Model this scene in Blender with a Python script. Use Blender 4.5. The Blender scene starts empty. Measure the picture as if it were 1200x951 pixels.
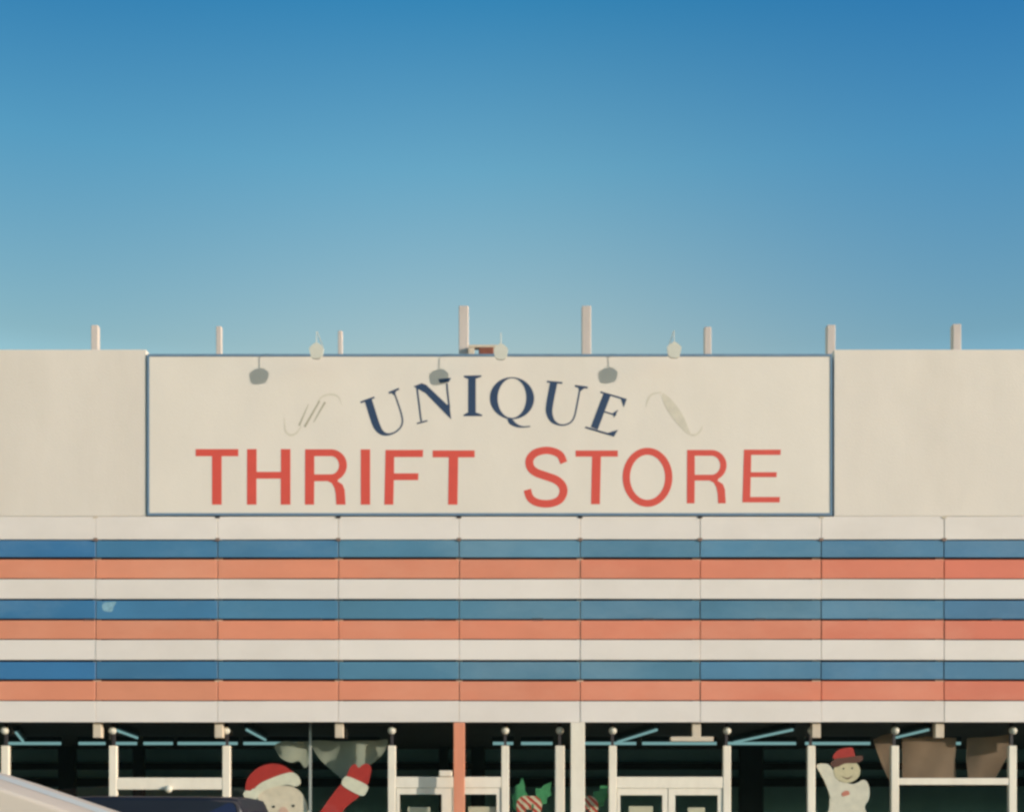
import bpy, bmesh, math, random
from mathutils import Vector, Matrix
random.seed(7)
R = math.radians
S = bpy.context.scene
COL = S.collection

# ------------------------------------------------------------------ camera
D = 20.0            # metres from lens to the shopfront plane (Y = 0)
EYE = 1.6
PPM = 77.0          # photograph pixels per metre on the shopfront plane
cam_d = bpy.data.cameras.new('camera')
cam = bpy.data.objects.new('camera', cam_d)
COL.objects.link(cam)
cam.location = (0, -D, EYE)
cam.rotation_euler = (R(90), 0, 0)
cam_d.sensor_width = 36
cam_d.lens = 36 * PPM * D / 1200.0
cam_d.shift_x = 0.0
cam_d.shift_y = (957 - 475.5) / 1200.0
cam_d.clip_end = 3000
S.camera = cam

# ------------------------------------------------------------------ sky, sun, exposure
SX, SY, SZ = 1.95, -1.0, 0.43            # towards the sun
SUN_EL = math.atan2(SZ, math.hypot(SX, SY))
SUN_AZ = math.atan2(SX, SY)              # clockwise from +Y
w = bpy.data.worlds.new('World'); S.world = w
w.use_nodes = True
nt = w.node_tree
bg = nt.nodes['Background']
sky = nt.nodes.new('ShaderNodeTexSky')
sky.sky_type = 'NISHITA'
sky.sun_disc = False
sky.sun_elevation = SUN_EL
sky.sun_rotation = SUN_AZ
sky.altitude = 0
sky.air_density = 1.0
sky.dust_density = 1.0
sky.ozone_density = 1.0
sky.dust_density = 0.3
# hazier and paler towards the horizon, clearer overhead: tint of the sky by the height of the view direction
tcw = nt.nodes.new('ShaderNodeTexCoord'); sep = nt.nodes.new('ShaderNodeSeparateXYZ')
rmp = nt.nodes.new('ShaderNodeValToRGB'); mul = nt.nodes.new('ShaderNodeMix'); mul.data_type = 'RGBA'; mul.blend_type = 'MULTIPLY'
mul.inputs[0].default_value = 1
dbl = nt.nodes.new('ShaderNodeVectorMath'); dbl.operation = 'SCALE'; dbl.inputs['Scale'].default_value = 2.0
SKY_TINT = [(0.0, (2.5, 2.1, 1.5)), (0.22, (2.2, 1.85, 1.4)), (0.33, (1.17, 1.08, 0.83)), (0.441, (0.58, 1.01, 1.00)), (0.53, (0.18, 0.74, 0.97)), (0.75, (0.12, 0.62, 0.9))]
el = rmp.color_ramp.elements
while len(el) < len(SKY_TINT): el.new(0.5)
for e, (p_, c_) in zip(el, SKY_TINT): e.position = p_; e.color = (*[v/2*(0.955 if p_ > 0.3 else 1) for v in c_], 1)
nt.links.new(tcw.outputs['Generated'], sep.inputs[0]); nt.links.new(sep.outputs['Z'], rmp.inputs[0])
nt.links.new(sky.outputs[0], mul.inputs[6]); nt.links.new(rmp.outputs[0], mul.inputs[7])
rmx = nt.nodes.new('ShaderNodeValToRGB'); mux = nt.nodes.new('ShaderNodeMix'); mux.data_type = 'RGBA'; mux.blend_type = 'MULTIPLY'; mux.inputs[0].default_value = 1
mpx = nt.nodes.new('ShaderNodeMapRange'); mpx.inputs[1].default_value = -1; mpx.inputs[2].default_value = 1
SKY_SIDE = [(0.0, (1.0, 0.95, 0.90)), (0.32, (0.56, 0.72, 0.80)), (0.5, (1.0, 1.0, 1.0)), (0.68, (0.54, 0.80, 1.0)), (1.0, (1.0, 0.95, 0.92))]
es = rmx.color_ramp.elements
rmx.color_ramp.interpolation = 'EASE'
while len(es) < len(SKY_SIDE): es.new(0.5)
for e, (p_, c_) in zip(es, SKY_SIDE): e.position = p_; e.color = (*c_, 1)
nt.links.new(sep.outputs['X'], mpx.inputs[0]); nt.links.new(mpx.outputs[0], rmx.inputs[0])
nt.links.new(mul.outputs[2], mux.inputs[6]); nt.links.new(rmx.outputs[0], mux.inputs[7])
nt.links.new(mux.outputs[2], dbl.inputs[0]); nt.links.new(dbl.outputs[0], bg.inputs['Color'])
bg.inputs['Strength'].default_value = 0.15

sl = bpy.data.lights.new('sun', 'SUN')
sun = bpy.data.objects.new('sun', sl); COL.objects.link(sun)
sl.energy = 2.75
sl.angle = R(0.5)
sl.color = (1.0, 0.91, 0.78)
sun.rotation_euler = Vector((SX, SY, SZ)).to_track_quat('Z', 'Y').to_euler()
sun.location = (20, -20, 20)

S.view_settings.view_transform = 'Standard'
S.view_settings.look = 'None'
S.view_settings.gamma = 1
S.view_settings.exposure = 0.64
S.view_settings.use_curve_mapping = False
S.cycles.filter_width = 2.8
S.cycles.max_bounces = 8
S.cycles.transparent_max_bounces = 12
S.cycles.caustics_refractive = False
S.cycles.caustics_reflective = False

# ------------------------------------------------------------------ helpers
def P(px, py, Y=0.0):
    """a point of the photograph measured at the depth Y, in metres"""
    k = (D + Y) / D / PPM
    return Vector(((px - 600) * k, Y, EYE + (957 - py) * k))

class MB:
    def __init__(s): s.v = []; s.f = []; s.step = 0
    def add(s, vs, fs):
        n = len(s.v)
        s.v += [tuple(v) for v in vs]
        s.f += [tuple(i + n for i in f) for f in fs]
        return s
    def box(s, x0, x1, y0, y1, z0, z1, bev=0.0):
        if bev > 0:
            bm = bmesh.new()
            bmesh.ops.create_cube(bm, size=1)
            bmesh.ops.scale(bm, vec=(x1-x0, y1-y0, z1-z0), verts=bm.verts)
            bmesh.ops.translate(bm, vec=((x0+x1)/2, (y0+y1)/2, (z0+z1)/2), verts=bm.verts)
            bmesh.ops.bevel(bm, geom=bm.edges[:], offset=bev, segments=1, affect='EDGES')
            bm.verts.index_update()
            s.add([v.co.copy() for v in bm.verts], [[v.index for v in f.verts] for f in bm.faces])
            bm.free()
        else:
            vs = [(x, y, z) for x in (x0, x1) for y in (y0, y1) for z in (z0, z1)]
            s.add(vs, [(0,1,3,2),(4,6,7,5),(0,4,5,1),(2,3,7,6),(0,2,6,4),(1,5,7,3)])
        return s
    def tube(s, pts, r, n=10, cap=True):
        pts = [Vector(p) for p in pts]
        rs = r if isinstance(r, (list, tuple)) else [r]*len(pts)
        rings = []
        for i, p in enumerate(pts):
            t = (pts[min(i+1, len(pts)-1)] - pts[max(i-1, 0)]).normalized()
            u = t.orthogonal().normalized() if i == 0 else (u - t*u.dot(t)).normalized()
            v = t.cross(u)
            rings.append([p + (u*math.cos(2*math.pi*k/n) + v*math.sin(2*math.pi*k/n))*rs[i] for k in range(n)])
        vs = [q for ring in rings for q in ring]
        fs = [(i*n+k, i*n+(k+1) % n, (i+1)*n+(k+1) % n, (i+1)*n+k) for i in range(len(pts)-1) for k in range(n)]
        if cap: fs += [tuple(range(n))[::-1], tuple((len(pts)-1)*n+k for k in range(n))]
        return s.add(vs, fs)
    def lathe(s, prof, c, n=24, axis='Z'):
        """prof: (radius, along-axis) pairs"""
        c = Vector(c); vs = []
        for r, h in prof:
            for k in range(n):
                a = 2*math.pi*k/n
                q = (r*math.cos(a), r*math.sin(a), h)
                if axis == 'Y': q = (q[0], q[2], q[1])
                if axis == 'X': q = (q[2], q[0], q[1])
                vs.append(c + Vector(q))
        m = len(prof)
        fs = [(i*n+k, i*n+(k+1) % n, (i+1)*n+(k+1) % n, (i+1)*n+k) for i in range(m-1) for k in range(n)]
        fs += [tuple(range(n))[::-1], tuple((m-1)*n+k for k in range(n))]
        return s.add(vs, fs)
    def ball(s, c, r, n=18, sx=1, sy=1, sz=1):
        prof = [(r*math.sin(math.pi*i/12)+1e-5, -r*math.cos(math.pi*i/12)) for i in range(13)]
        m = MB().lathe(prof, (0, 0, 0), n)
        c = Vector(c)
        return s.add([c + Vector((x*sx, y*sy, z*sz)) for x, y, z in m.v], m.f)
    def slab(s, loops, y_front, thick):
        """closed outlines in world (x, z), filled (holes even-odd), from y_front back by thick"""
        cu = bpy.data.curves.new('tmp', 'CURVE')
        cu.dimensions = '2D'; cu.fill_mode = 'BOTH'; cu.extrude = thick/2
        for lp in loops:
            sp = cu.splines.new('POLY'); sp.points.add(len(lp)-1)
            for p, q in zip(sp.points, lp): p.co = (q[0], q[1], 0, 1)
            sp.use_cyclic_u = True
        o = bpy.data.objects.new('tmp', cu)
        me = bpy.data.meshes.new_from_object(o)
        yc = y_front + thick/2
        vs = [(v.co.x, yc - v.co.z, v.co.y) for v in me.vertices]
        fs = [tuple(p.vertices) for p in me.polygons]
        bpy.data.objects.remove(o); bpy.data.curves.remove(cu); bpy.data.meshes.remove(me)
        return s.add(vs, fs)
    def build(s, name, mat, parent=None, smooth=False):
        off = Vector((0, 0, 0)); q = parent
        while q is not None:
            off += q.location; q = q.parent
        me = bpy.data.meshes.new(name)
        me.from_pydata([Vector(v) - off for v in s.v], [], s.f)
        me.validate(); me.update()
        bm = bmesh.new(); bm.from_mesh(me)
        bmesh.ops.remove_doubles(bm, verts=bm.verts, dist=1e-5)
        bmesh.ops.recalc_face_normals(bm, faces=bm.faces)
        bm.to_mesh(me); bm.free()
        if smooth:
            for p in me.polygons: p.use_smooth = True
            try: me.set_sharp_from_angle(angle=R(38))
            except Exception: pass
        me.materials.append(mat)
        o = bpy.data.objects.new(name, me); COL.objects.link(o)
        o.parent = parent
        return o

def thing(name, label, cat, loc=(0, 0, 0), group=None):
    o = bpy.data.objects.new(name, None); COL.objects.link(o)
    o.location = loc; o.empty_display_size = 0.2
    return tag(o, label, cat, group)
def tag(o, label, cat, group=None):
    o['label'] = label; o['category'] = cat
    if group: o['group'] = group
    return o
def struct(name, mb, mat):
    o = mb.build(name, mat); o['kind'] = 'structure'; return o

def smooth_loop(pts, n=6):
    """closed Catmull-Rom through the points"""
    out = []; m = len(pts)
    for i in range(m):
        p0, p1, p2, p3 = (Vector(pts[(i+k-1) % m]) for k in range(4))
        for j in range(n):
            t = j/n
            out.append(0.5*((2*p1)+(p2-p0)*t+(2*p0-5*p1+4*p2-p3)*t*t+(3*p1-p0-3*p2+p3)*t**3))
    return [tuple(q) for q in out]
def stroke(pts, n=8):
    """a pen stroke: (x, y, width) knots -> closed outline"""
    m = len(pts); cs = []
    for i in range(m-1):
        p0, p1, p2, p3 = (Vector(pts[min(max(i+k-1, 0), m-1)]) for k in range(4))
        for j in range(n):
            t = j/n
            cs.append(0.5*((2*p1)+(p2-p0)*t+(2*p0-5*p1+4*p2-p3)*t*t+(3*p1-p0-3*p2+p3)*t**3))
    cs.append(Vector(pts[-1]))
    L, Rr = [], []
    for i, c in enumerate(cs):
        a = cs[max(i-1, 0)]; b = cs[min(i+1, len(cs)-1)]
        t = Vector((b.x-a.x, b.y-a.y)).normalized(); nn = Vector((-t.y, t.x))
        h = c.z/2
        L.append((c.x+nn.x*h, c.y+nn.y*h)); Rr.append((c.x-nn.x*h, c.y-nn.y*h))
    return L + Rr[::-1]
def ell(cx, cy, rx, ry, n=48, a0=0.0):
    return [(cx+rx*math.cos(2*math.pi*k/n)*math.cos(a0)-ry*math.sin(2*math.pi*k/n)*math.sin(a0),
             cy+rx*math.cos(2*math.pi*k/n)*math.sin(a0)+ry*math.sin(2*math.pi*k/n)*math.cos(a0)) for k in range(n)]
def real(loop, Y):
    """outline in photograph pixels -> metres at depth Y"""
    return [(q.x, q.z) for q in (P(x, y, Y) for x, y in loop)]

# ------------------------------------------------------------------ materials
def mat(name, col, rough=0.6, var=0.0, scale=3.0, stretch=(1, 1, 1), grime=None, grime_amt=0.0, bump=0.0,
        metal=0.0, coat=0.0, rnd=0.0, objcol=False, spec=0.5, grain=0.0):
    m = bpy.data.materials.new(name); m.use_nodes = True
    N = m.node_tree.nodes; Lk = m.node_tree.links
    b = N['Principled BSDF']
    b.inputs['Roughness'].default_value = rough
    b.inputs['Metallic'].default_value = metal
    b.inputs['Coat Weight'].default_value = coat
    b.inputs['Specular IOR Level'].default_value = spec
    tc = N.new('ShaderNodeNewGeometry')
    mp = N.new('ShaderNodeMapping'); mp.inputs['Scale'].default_value = stretch
    Lk.new(tc.outputs['Position'], mp.inputs['Vector'])
    no = N.new('ShaderNodeTexNoise'); no.inputs['Scale'].default_value = scale
    no.inputs['Detail'].default_value = 7; no.inputs['Roughness'].default_value = 0.6
    Lk.new(mp.outputs[0], no.inputs['Vector'])
    rgb = N.new('ShaderNodeRGB'); rgb.outputs[0].default_value = (*col, 1)
    out = rgb.outputs[0]
    oi = N.new('ShaderNodeObjectInfo')
    if objcol:
        mu = N.new('ShaderNodeMix'); mu.data_type = 'RGBA'; mu.blend_type = 'MULTIPLY'; mu.inputs[0].default_value = 1
        Lk.new(out, mu.inputs[6]); Lk.new(oi.outputs['Color'], mu.inputs[7]); out = mu.outputs[2]
    if var:
        mr = N.new('ShaderNodeMapRange'); mr.inputs[1].default_value = 0.25; mr.inputs[2].default_value = 0.75
        mr.inputs[3].default_value = 1-var; mr.inputs[4].default_value = 1+var
        Lk.new(no.outputs['Fac'], mr.inputs[0])
        val = mr.outputs[0]
        if rnd:
            m2 = N.new('ShaderNodeMapRange'); m2.inputs[3].default_value = 1-rnd; m2.inputs[4].default_value = 1+rnd
            Lk.new(oi.outputs['Random'], m2.inputs[0])
            mm = N.new('ShaderNodeMath'); mm.operation = 'MULTIPLY'
            Lk.new(val, mm.inputs[0]); Lk.new(m2.outputs[0], mm.inputs[1]); val = mm.outputs[0]
        h = N.new('ShaderNodeHueSaturation'); Lk.new(out, h.inputs['Color']); Lk.new(val, h.inputs['Value'])
        out = h.outputs[0]
    if grime is not None:
        n2 = N.new('ShaderNodeTexNoise'); n2.inputs['Scale'].default_value = scale*0.35
        n2.inputs['Detail'].default_value = 9; n2.inputs['Roughness'].default_value = 0.65
        mp2 = N.new('ShaderNodeMapping'); mp2.inputs['Scale'].default_value = stretch; mp2.inputs['Location'].default_value = (7.3, 2.1, 4.4)
        Lk.new(tc.outputs['Position'], mp2.inputs['Vector']); Lk.new(mp2.outputs[0], n2.inputs['Vector'])
        rp = N.new('ShaderNodeMapRange'); rp.inputs[1].default_value = 0.48; rp.inputs[2].default_value = 0.78
        rp.inputs[3].default_value = 0; rp.inputs[4].default_value = grime_amt
        Lk.new(n2.outputs['Fac'], rp.inputs[0])
        mx = N.new('ShaderNodeMix'); mx.data_type = 'RGBA'
        Lk.new(rp.outputs[0], mx.inputs[0]); Lk.new(out, mx.inputs[6]); mx.inputs[7].default_value = (*grime, 1)
        out = mx.outputs[2]
    Lk.new(out, b.inputs['Base Color'])
    if grain:
        ng = N.new('ShaderNodeTexNoise'); ng.inputs['Scale'].default_value = 34; ng.inputs['Detail'].default_value = 5
        Lk.new(tc.outputs['Position'], ng.inputs['Vector'])
        nw = N.new('ShaderNodeTexNoise'); nw.inputs['Scale'].default_value = 0.9; nw.inputs['Detail'].default_value = 2
        Lk.new(tc.outputs['Position'], nw.inputs['Vector'])
        b2 = N.new('ShaderNodeBump'); b2.inputs['Strength'].default_value = grain; b2.inputs['Distance'].default_value = 0.008
        b3 = N.new('ShaderNodeBump'); b3.inputs['Strength'].default_value = 0.5; b3.inputs['Distance'].default_value = 0.03
        Lk.new(nw.outputs['Fac'], b3.inputs['Height']); Lk.new(ng.outputs['Fac'], b2.inputs['Height'])
        Lk.new(b3.outputs[0], b2.inputs['Normal']); Lk.new(b2.outputs[0], b.inputs['Normal'])
    if bump:
        bp = N.new('ShaderNodeBump'); bp.inputs['Strength'].default_value = bump; bp.inputs['Distance'].default_value = 0.02
        Lk.new(no.outputs['Fac'], bp.inputs['Height']); Lk.new(bp.outputs[0], b.inputs['Normal'])
    return m

M = {}
M['parapet'] = mat('parapet_paint', (0.69, 0.615, 0.55), 0.65, 0.035, 1.4, (1, 1, 0.35), (0.50, 0.43, 0.36), 0.32, grain=0.38)
M['board'] = mat('sign_board_paint', (0.725, 0.65, 0.58), 0.5, 0.025, 1.6, (1, 1, 0.5), (0.55, 0.48, 0.41), 0.22, grain=0.25)
M['white'] = mat('white_slat_paint', (0.735, 0.665, 0.625), 0.5, 0.03, 1.8, (0.6, 1, 1), (0.48, 0.41, 0.35), 0.32, rnd=0.025, objcol=True, grain=0.16)
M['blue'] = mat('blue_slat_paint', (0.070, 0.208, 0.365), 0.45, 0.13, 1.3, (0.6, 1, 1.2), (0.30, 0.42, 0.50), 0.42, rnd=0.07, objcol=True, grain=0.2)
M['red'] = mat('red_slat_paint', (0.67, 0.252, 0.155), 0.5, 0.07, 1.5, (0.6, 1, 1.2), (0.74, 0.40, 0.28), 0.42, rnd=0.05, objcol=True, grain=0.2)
M['post'] = mat('cream_post_paint', (0.58, 0.49, 0.39), 0.6, 0.08, 5, (1, 1, 0.3), (0.30, 0.14, 0.08), 0.35)
M['frame'] = mat('cream_frame_paint', (0.77, 0.70, 0.60), 0.5, 0.05, 6, (1, 1, 0.4), (0.45, 0.36, 0.26), 0.3)
M['redpost'] = mat('salmon_post_paint', (0.66, 0.24, 0.14), 0.55, 0.07, 5, (1, 1, 0.3), (0.60, 0.34, 0.24), 0.35)
M['dark'] = mat('hollow_dark', (0.10, 0.045, 0.035), 0.8, 0.2, 3)
M['scuff'] = mat('rubbed_blue_paint', (0.20, 0.36, 0.46), 0.6, 0.3, 12)
M['stub'] = mat('faded_pink_post_paint', (0.52, 0.45, 0.42), 0.7, 0.10, 5, (1, 1, 0.3), (0.40, 0.30, 0.26), 0.35)
M['seam'] = mat('brown_seam_metal', (0.22, 0.14, 0.11), 0.6, 0.2, 9)
M['clip'] = mat('dark_clip_metal', (0.035, 0.03, 0.035), 0.6, 0.15, 8)
M['rust'] = mat('rusty_steel', (0.20, 0.06, 0.035), 0.75, 0.3, 18, grime=(0.08, 0.05, 0.06), grime_amt=0.6)
M['letter'] = mat('red_letter_paint', (0.63, 0.075, 0.052), 0.5, 0.05, 4)
M['navy'] = mat('navy_letter_paint', (0.022, 0.045, 0.105), 0.5, 0.08, 6)
M['navythin'] = mat('navy_hairline_paint', (0.10, 0.11, 0.12), 0.5, 0.08, 6)
M['swash'] = mat('olive_flourish_paint', (0.37, 0.33, 0.25), 0.6, 0.15, 8)
M['swash2'] = mat('faded_flourish_paint', (0.60, 0.54, 0.45), 0.6, 0.10, 8)
M['signframe'] = mat('blue_sign_frame_paint', (0.13, 0.21, 0.31), 0.5, 0.12, 6)
M['lamp'] = mat('cream_lamp_enamel', (0.58, 0.56, 0.49), 0.45, 0.05, 8)
M['inwall'] = mat('interior_teal_wall', (0.26, 0.52, 0.52), 0.8, 0.15, 0.8)
M['indark'] = mat('interior_dark_trim', (0.02, 0.035, 0.04), 0.8, 0.2, 2)
M['inceil'] = mat('interior_ceiling', (0.06, 0.065, 0.065), 0.9, 0.2, 1.2)
M['infloor'] = mat('interior_floor', (0.25, 0.24, 0.21), 0.7, 0.2, 1.5)
M['concrete'] = mat('pavement_concrete', (0.38, 0.36, 0.32), 0.85, 0.10, 1.5, grime=(0.22, 0.20, 0.18), grime_amt=0.5, bump=0.2)
M['asphalt'] = mat('asphalt', (0.055, 0.055, 0.055), 0.9, 0.25, 9, grime=(0.09, 0.088, 0.085), grime_amt=0.6, bump=0.5)
M['blocking_ridge'] = mat('dark_blocking_ridge', (0.045, 0.06, 0.035), 0.95, 0.35, 0.08, grime=(0.10, 0.09, 0.05), grime_amt=0.5, bump=0.6)
M['paintline'] = mat('road_paint', (0.72, 0.70, 0.62), 0.7, 0.12, 5, grime=(0.15, 0.15, 0.14), grime_amt=0.6)
M['cloth'] = mat('pale_cloth', (0.31, 0.31, 0.25), 0.9, 0.06, 5)
M['kraft'] = mat('tan_paper', (0.24, 0.150, 0.098), 0.85, 0.10, 3, grime=(0.30, 0.20, 0.14), grime_amt=0.5)
M['cap_red'] = mat('figure_red_paint', (0.52, 0.035, 0.026), 0.5, 0.12, 8)
M['fig_white'] = mat('figure_white_paint', (0.86, 0.76, 0.60), 0.6, 0.12, 9, grime=(0.66, 0.52, 0.38), grime_amt=0.2)
M['fig_skin'] = mat('figure_skin_paint', (0.86, 0.68, 0.52), 0.6, 0.12, 9, grime=(0.66, 0.52, 0.38), grime_amt=0.2)
M['fig_black'] = mat('figure_black_paint', (0.02, 0.02, 0.02), 0.5, 0.1, 7)
M['nose'] = mat('figure_nose_paint', (0.78, 0.47, 0.36), 0.6, 0.10, 9)
M['snow'] = mat('snowman_white_paint', (0.86, 0.73, 0.60), 0.6, 0.12, 8, grime=(0.62, 0.53, 0.43), grime_amt=0.2)
M['snowface'] = mat('snowman_face_paint', (0.74, 0.59, 0.38), 0.6, 0.12, 8, grime=(0.62, 0.53, 0.43), grime_amt=0.2)
M['brim'] = mat('dark_red_brim_paint', (0.14, 0.045, 0.03), 0.6, 0.1, 7)
M['coral'] = mat('coral_paint', (0.68, 0.22, 0.16), 0.6, 0.08, 7)
M['leaf'] = mat('green_leaf_paint', (0.07, 0.30, 0.12), 0.5, 0.25, 14)
M['notice'] = mat('cream_paper', (0.68, 0.58, 0.42), 0.9, 0.06, 9)
M['steel'] = mat('brushed_aluminium', (0.45, 0.47, 0.46), 0.35, 0.06, 12, metal=0.8)
M['joint'] = mat('grey_pane_joint', (0.30, 0.32, 0.30), 0.5, 0.06, 12)
M['vanwhite'] = mat('white_van_paint', (0.57, 0.49, 0.42), 0.5, 0.02, 2, coat=0.05)
M['van_reflection'] = mat('painted_sky_reflection', (0.50, 0.56, 0.58), 0.4, 0.05, 3)  # paint standing in for sky mirrored by the van's sloping glass
M['suvnavy'] = mat('dark_navy_car_paint', (0.010, 0.013, 0.024), 0.4, 0.1, 2, coat=0.05, spec=0.25)
M['carglass'] = mat('dark_car_glass', (0.009, 0.018, 0.065), 0.12, 0.1, 1, spec=0.15)
M['rubber'] = mat('black_rubber', (0.02, 0.02, 0.02), 0.8, 0.2, 20)
M['trim'] = mat('grey_car_trim', (0.06, 0.055, 0.065), 0.6, 0.08, 9, spec=0.2)
M['taillight'] = mat('red_lens', (0.45, 0.02, 0.015), 0.15, 0.05, 5)
M['headlight'] = mat('clear_lens', (0.55, 0.56, 0.55), 0.1, 0.05, 5)

def candy():
    m = mat('candy_stripe_paint', (0.7, 0.6, 0.45), 0.4)
    N = m.node_tree.nodes; L = m.node_tree.links; b = N['Principled BSDF']
    g = N.new('ShaderNodeNewGeometry')
    wv = N.new('ShaderNodeTexWave'); wv.bands_direction = 'DIAGONAL'; wv.inputs['Scale'].default_value = 5.2
    wv.inputs['Distortion'].default_value = 2.0
    L.new(g.outputs['Position'], wv.inputs['Vector'])
    cr = N.new('ShaderNodeValToRGB'); cr.color_ramp.elements[0].position = 0.46; cr.color_ramp.elements[1].position = 0.54
    cr.color_ramp.elements[0].color = (0.60, 0.05, 0.03, 1); cr.color_ramp.elements[1].color = (0.76, 0.64, 0.45, 1)
    L.new(wv.outputs['Fac'], cr.inputs[0]); L.new(cr.outputs[0], b.inputs['Base Color'])
    return m
M['candy'] = candy()
def glass():
    m = bpy.data.materials.new('window_glass'); m.use_nodes = True
    N = m.node_tree.nodes; L = m.node_tree.links
    N.remove(N['Principled BSDF']); o = N['Material Output']
    t = N.new('ShaderNodeBsdfTransparent'); t.inputs[0].default_value = (0.965, 0.985, 0.98, 1)
    g = N.new('ShaderNodeBsdfGlossy'); g.inputs['Roughness'].default_value = 0.02
    g.inputs[0].default_value = (1, 1, 1, 1)
    lw = N.new('ShaderNodeLayerWeight'); lw.inputs['Blend'].default_value = 0.5
    pw = N.new('ShaderNodeMath'); pw.operation = 'POWER'; pw.inputs[1].default_value = 4
    f = N.new('ShaderNodeMapRange'); f.inputs[3].default_value = 0.027; f.inputs[4].default_value = 0.9
    L.new(lw.outputs['Facing'], pw.inputs[0]); L.new(pw.outputs[0], f.inputs[0])
    mx = N.new('ShaderNodeMixShader')
    L.new(f.outputs[0], mx.inputs[0]); L.new(t.outputs[0], mx.inputs[1]); L.new(g.outputs[0], mx.inputs[2])
    L.new(mx.outputs[0], o.inputs[0])
    return m
M['glass'] = glass()
def emit(name, col, st):
    m = bpy.data.materials.new(name); m.use_nodes = True
    b = m.node_tree.nodes['Principled BSDF']
    b.inputs['Base Color'].default_value = (*col, 1)
    b.inputs['Emission Color'].default_value = (*col, 1)
    b.inputs['Emission Strength'].default_value = st
    return m
M['tube'] = emit('fluorescent_tube_glow', (0.27, 0.50, 0.50), 0.46)

# ------------------------------------------------------------------ ground
mb = MB()
mb.add([(-600, -600, 0), (600, -600, 0), (600, 600, 0), (-600, 600, 0)], [(0, 1, 2, 3)])
struct('ground', mb, M['asphalt'])
mb = MB(); hv = []; n_ = 120
for i in range(n_+1):
    x = -420 + 840*i/n_
    h = 23 + 3.0*math.sin(x*.021) + 2.0*math.sin(x*.057+1.3) + 1.2*math.sin(x*.13+.4) + random.uniform(-.5, .5)
    hv += [(x, -150, -.5), (x, -185, h), (x, -260, h*.8), (x, -300, -.5)]
mb.add(hv, [(4*i+k, 4*i+k+1, 4*i+k+5, 4*i+k+4) for i in range(n_) for k in range(3)])
struct('sky_blocking_ridge', mb, M['blocking_ridge'])  # unseen ridge added behind the camera, hides bright sky from the window glass
mb = MB(); mb.box(-26, 26, -1.62, 0.55, -0.05, 0.13, 0.015)
struct('pavement', mb, M['concrete'])
mb = MB(); mb.box(-26, 26, -1.78, -1.623, -0.05, 0.126, 0.02)
struct('kerb', mb, M['concrete'])
mb = MB()
for k in range(-8, 9):
    x = -1.4 + 2.75*k
    mb.add([(x, -7.2, .004), (x+.1, -7.2, .004), (x+.1, -2.0, .004), (x, -2.0, .004)], [(0, 1, 2, 3)])
struct('parking_lines', mb, M['paintline'])

# ------------------------------------------------------------------ the store building
store = thing('store_building', 'long store front with cream parapet, blue red and white slats over dark shop windows', 'building')
GH = 0.13
CEIL = 3.12
XL, XR = -22.0, 22.0
# shell
mb = MB()
mb.box(XL, XL+.3, 0.5, 34, 0, 8.3); mb.box(XR-.3, XR, 0.5, 34, 0, 8.3); mb.box(XL+.3, XR-.3, 33.7, 34, 0, 8.3)
mb.build('side_wall', M['parapet'], store)
mb = MB(); mb.box(XL+.3, XR-.3, 0.75, 33.69, 7.9, 8.1); mb.build('roof', M['concrete'], store)
mb = MB(); mb.box(XL+.3, XR-.3, 0.56, 12.0, -0.1, GH-0.004); mb.build('shop_floor', M['infloor'], store)
mb = MB(); mb.box(XL+.3, XR-.3, 0.42, 12.0, CEIL, CEIL+.1); mb.build('shop_ceiling', M['inceil'], store)
mb = MB(); mb.box(XL+.3, XR-.3, 9.2, 9.4, GH, CEIL-.002); mb.build('back_wall', M['inwall'], store)
mb = MB()
for py0, py1 in ((893, 901), (911, 921)):
    a, b_ = P(600, py0, 9.1), P(600, py1, 9.1)
    mb2 = MB(); mb2.box(XL+.5, XR-.5, 9.08, 9.195, b_.z, a.z); mb2.build('wall_rail', M['indark'], store)
for px, wd in ((79, .34), (163, .22), (560, .3), (520, .2), (880, .5)):
    c = P(px, 900, 8.2); mb2 = MB(); mb2.box(c.x-wd/2, c.x+wd/2, 8.1, 8.3, GH, CEIL-.002); mb2.build('shop_column', M['indark'], store)
# hollow behind the slats
mb = MB(); mb.box(XL+.02, XR-.02, 0.082, 0.30, CEIL+.12, P(0, 607).z); mb.build('fascia_backing', M['dark'], store)

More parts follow.
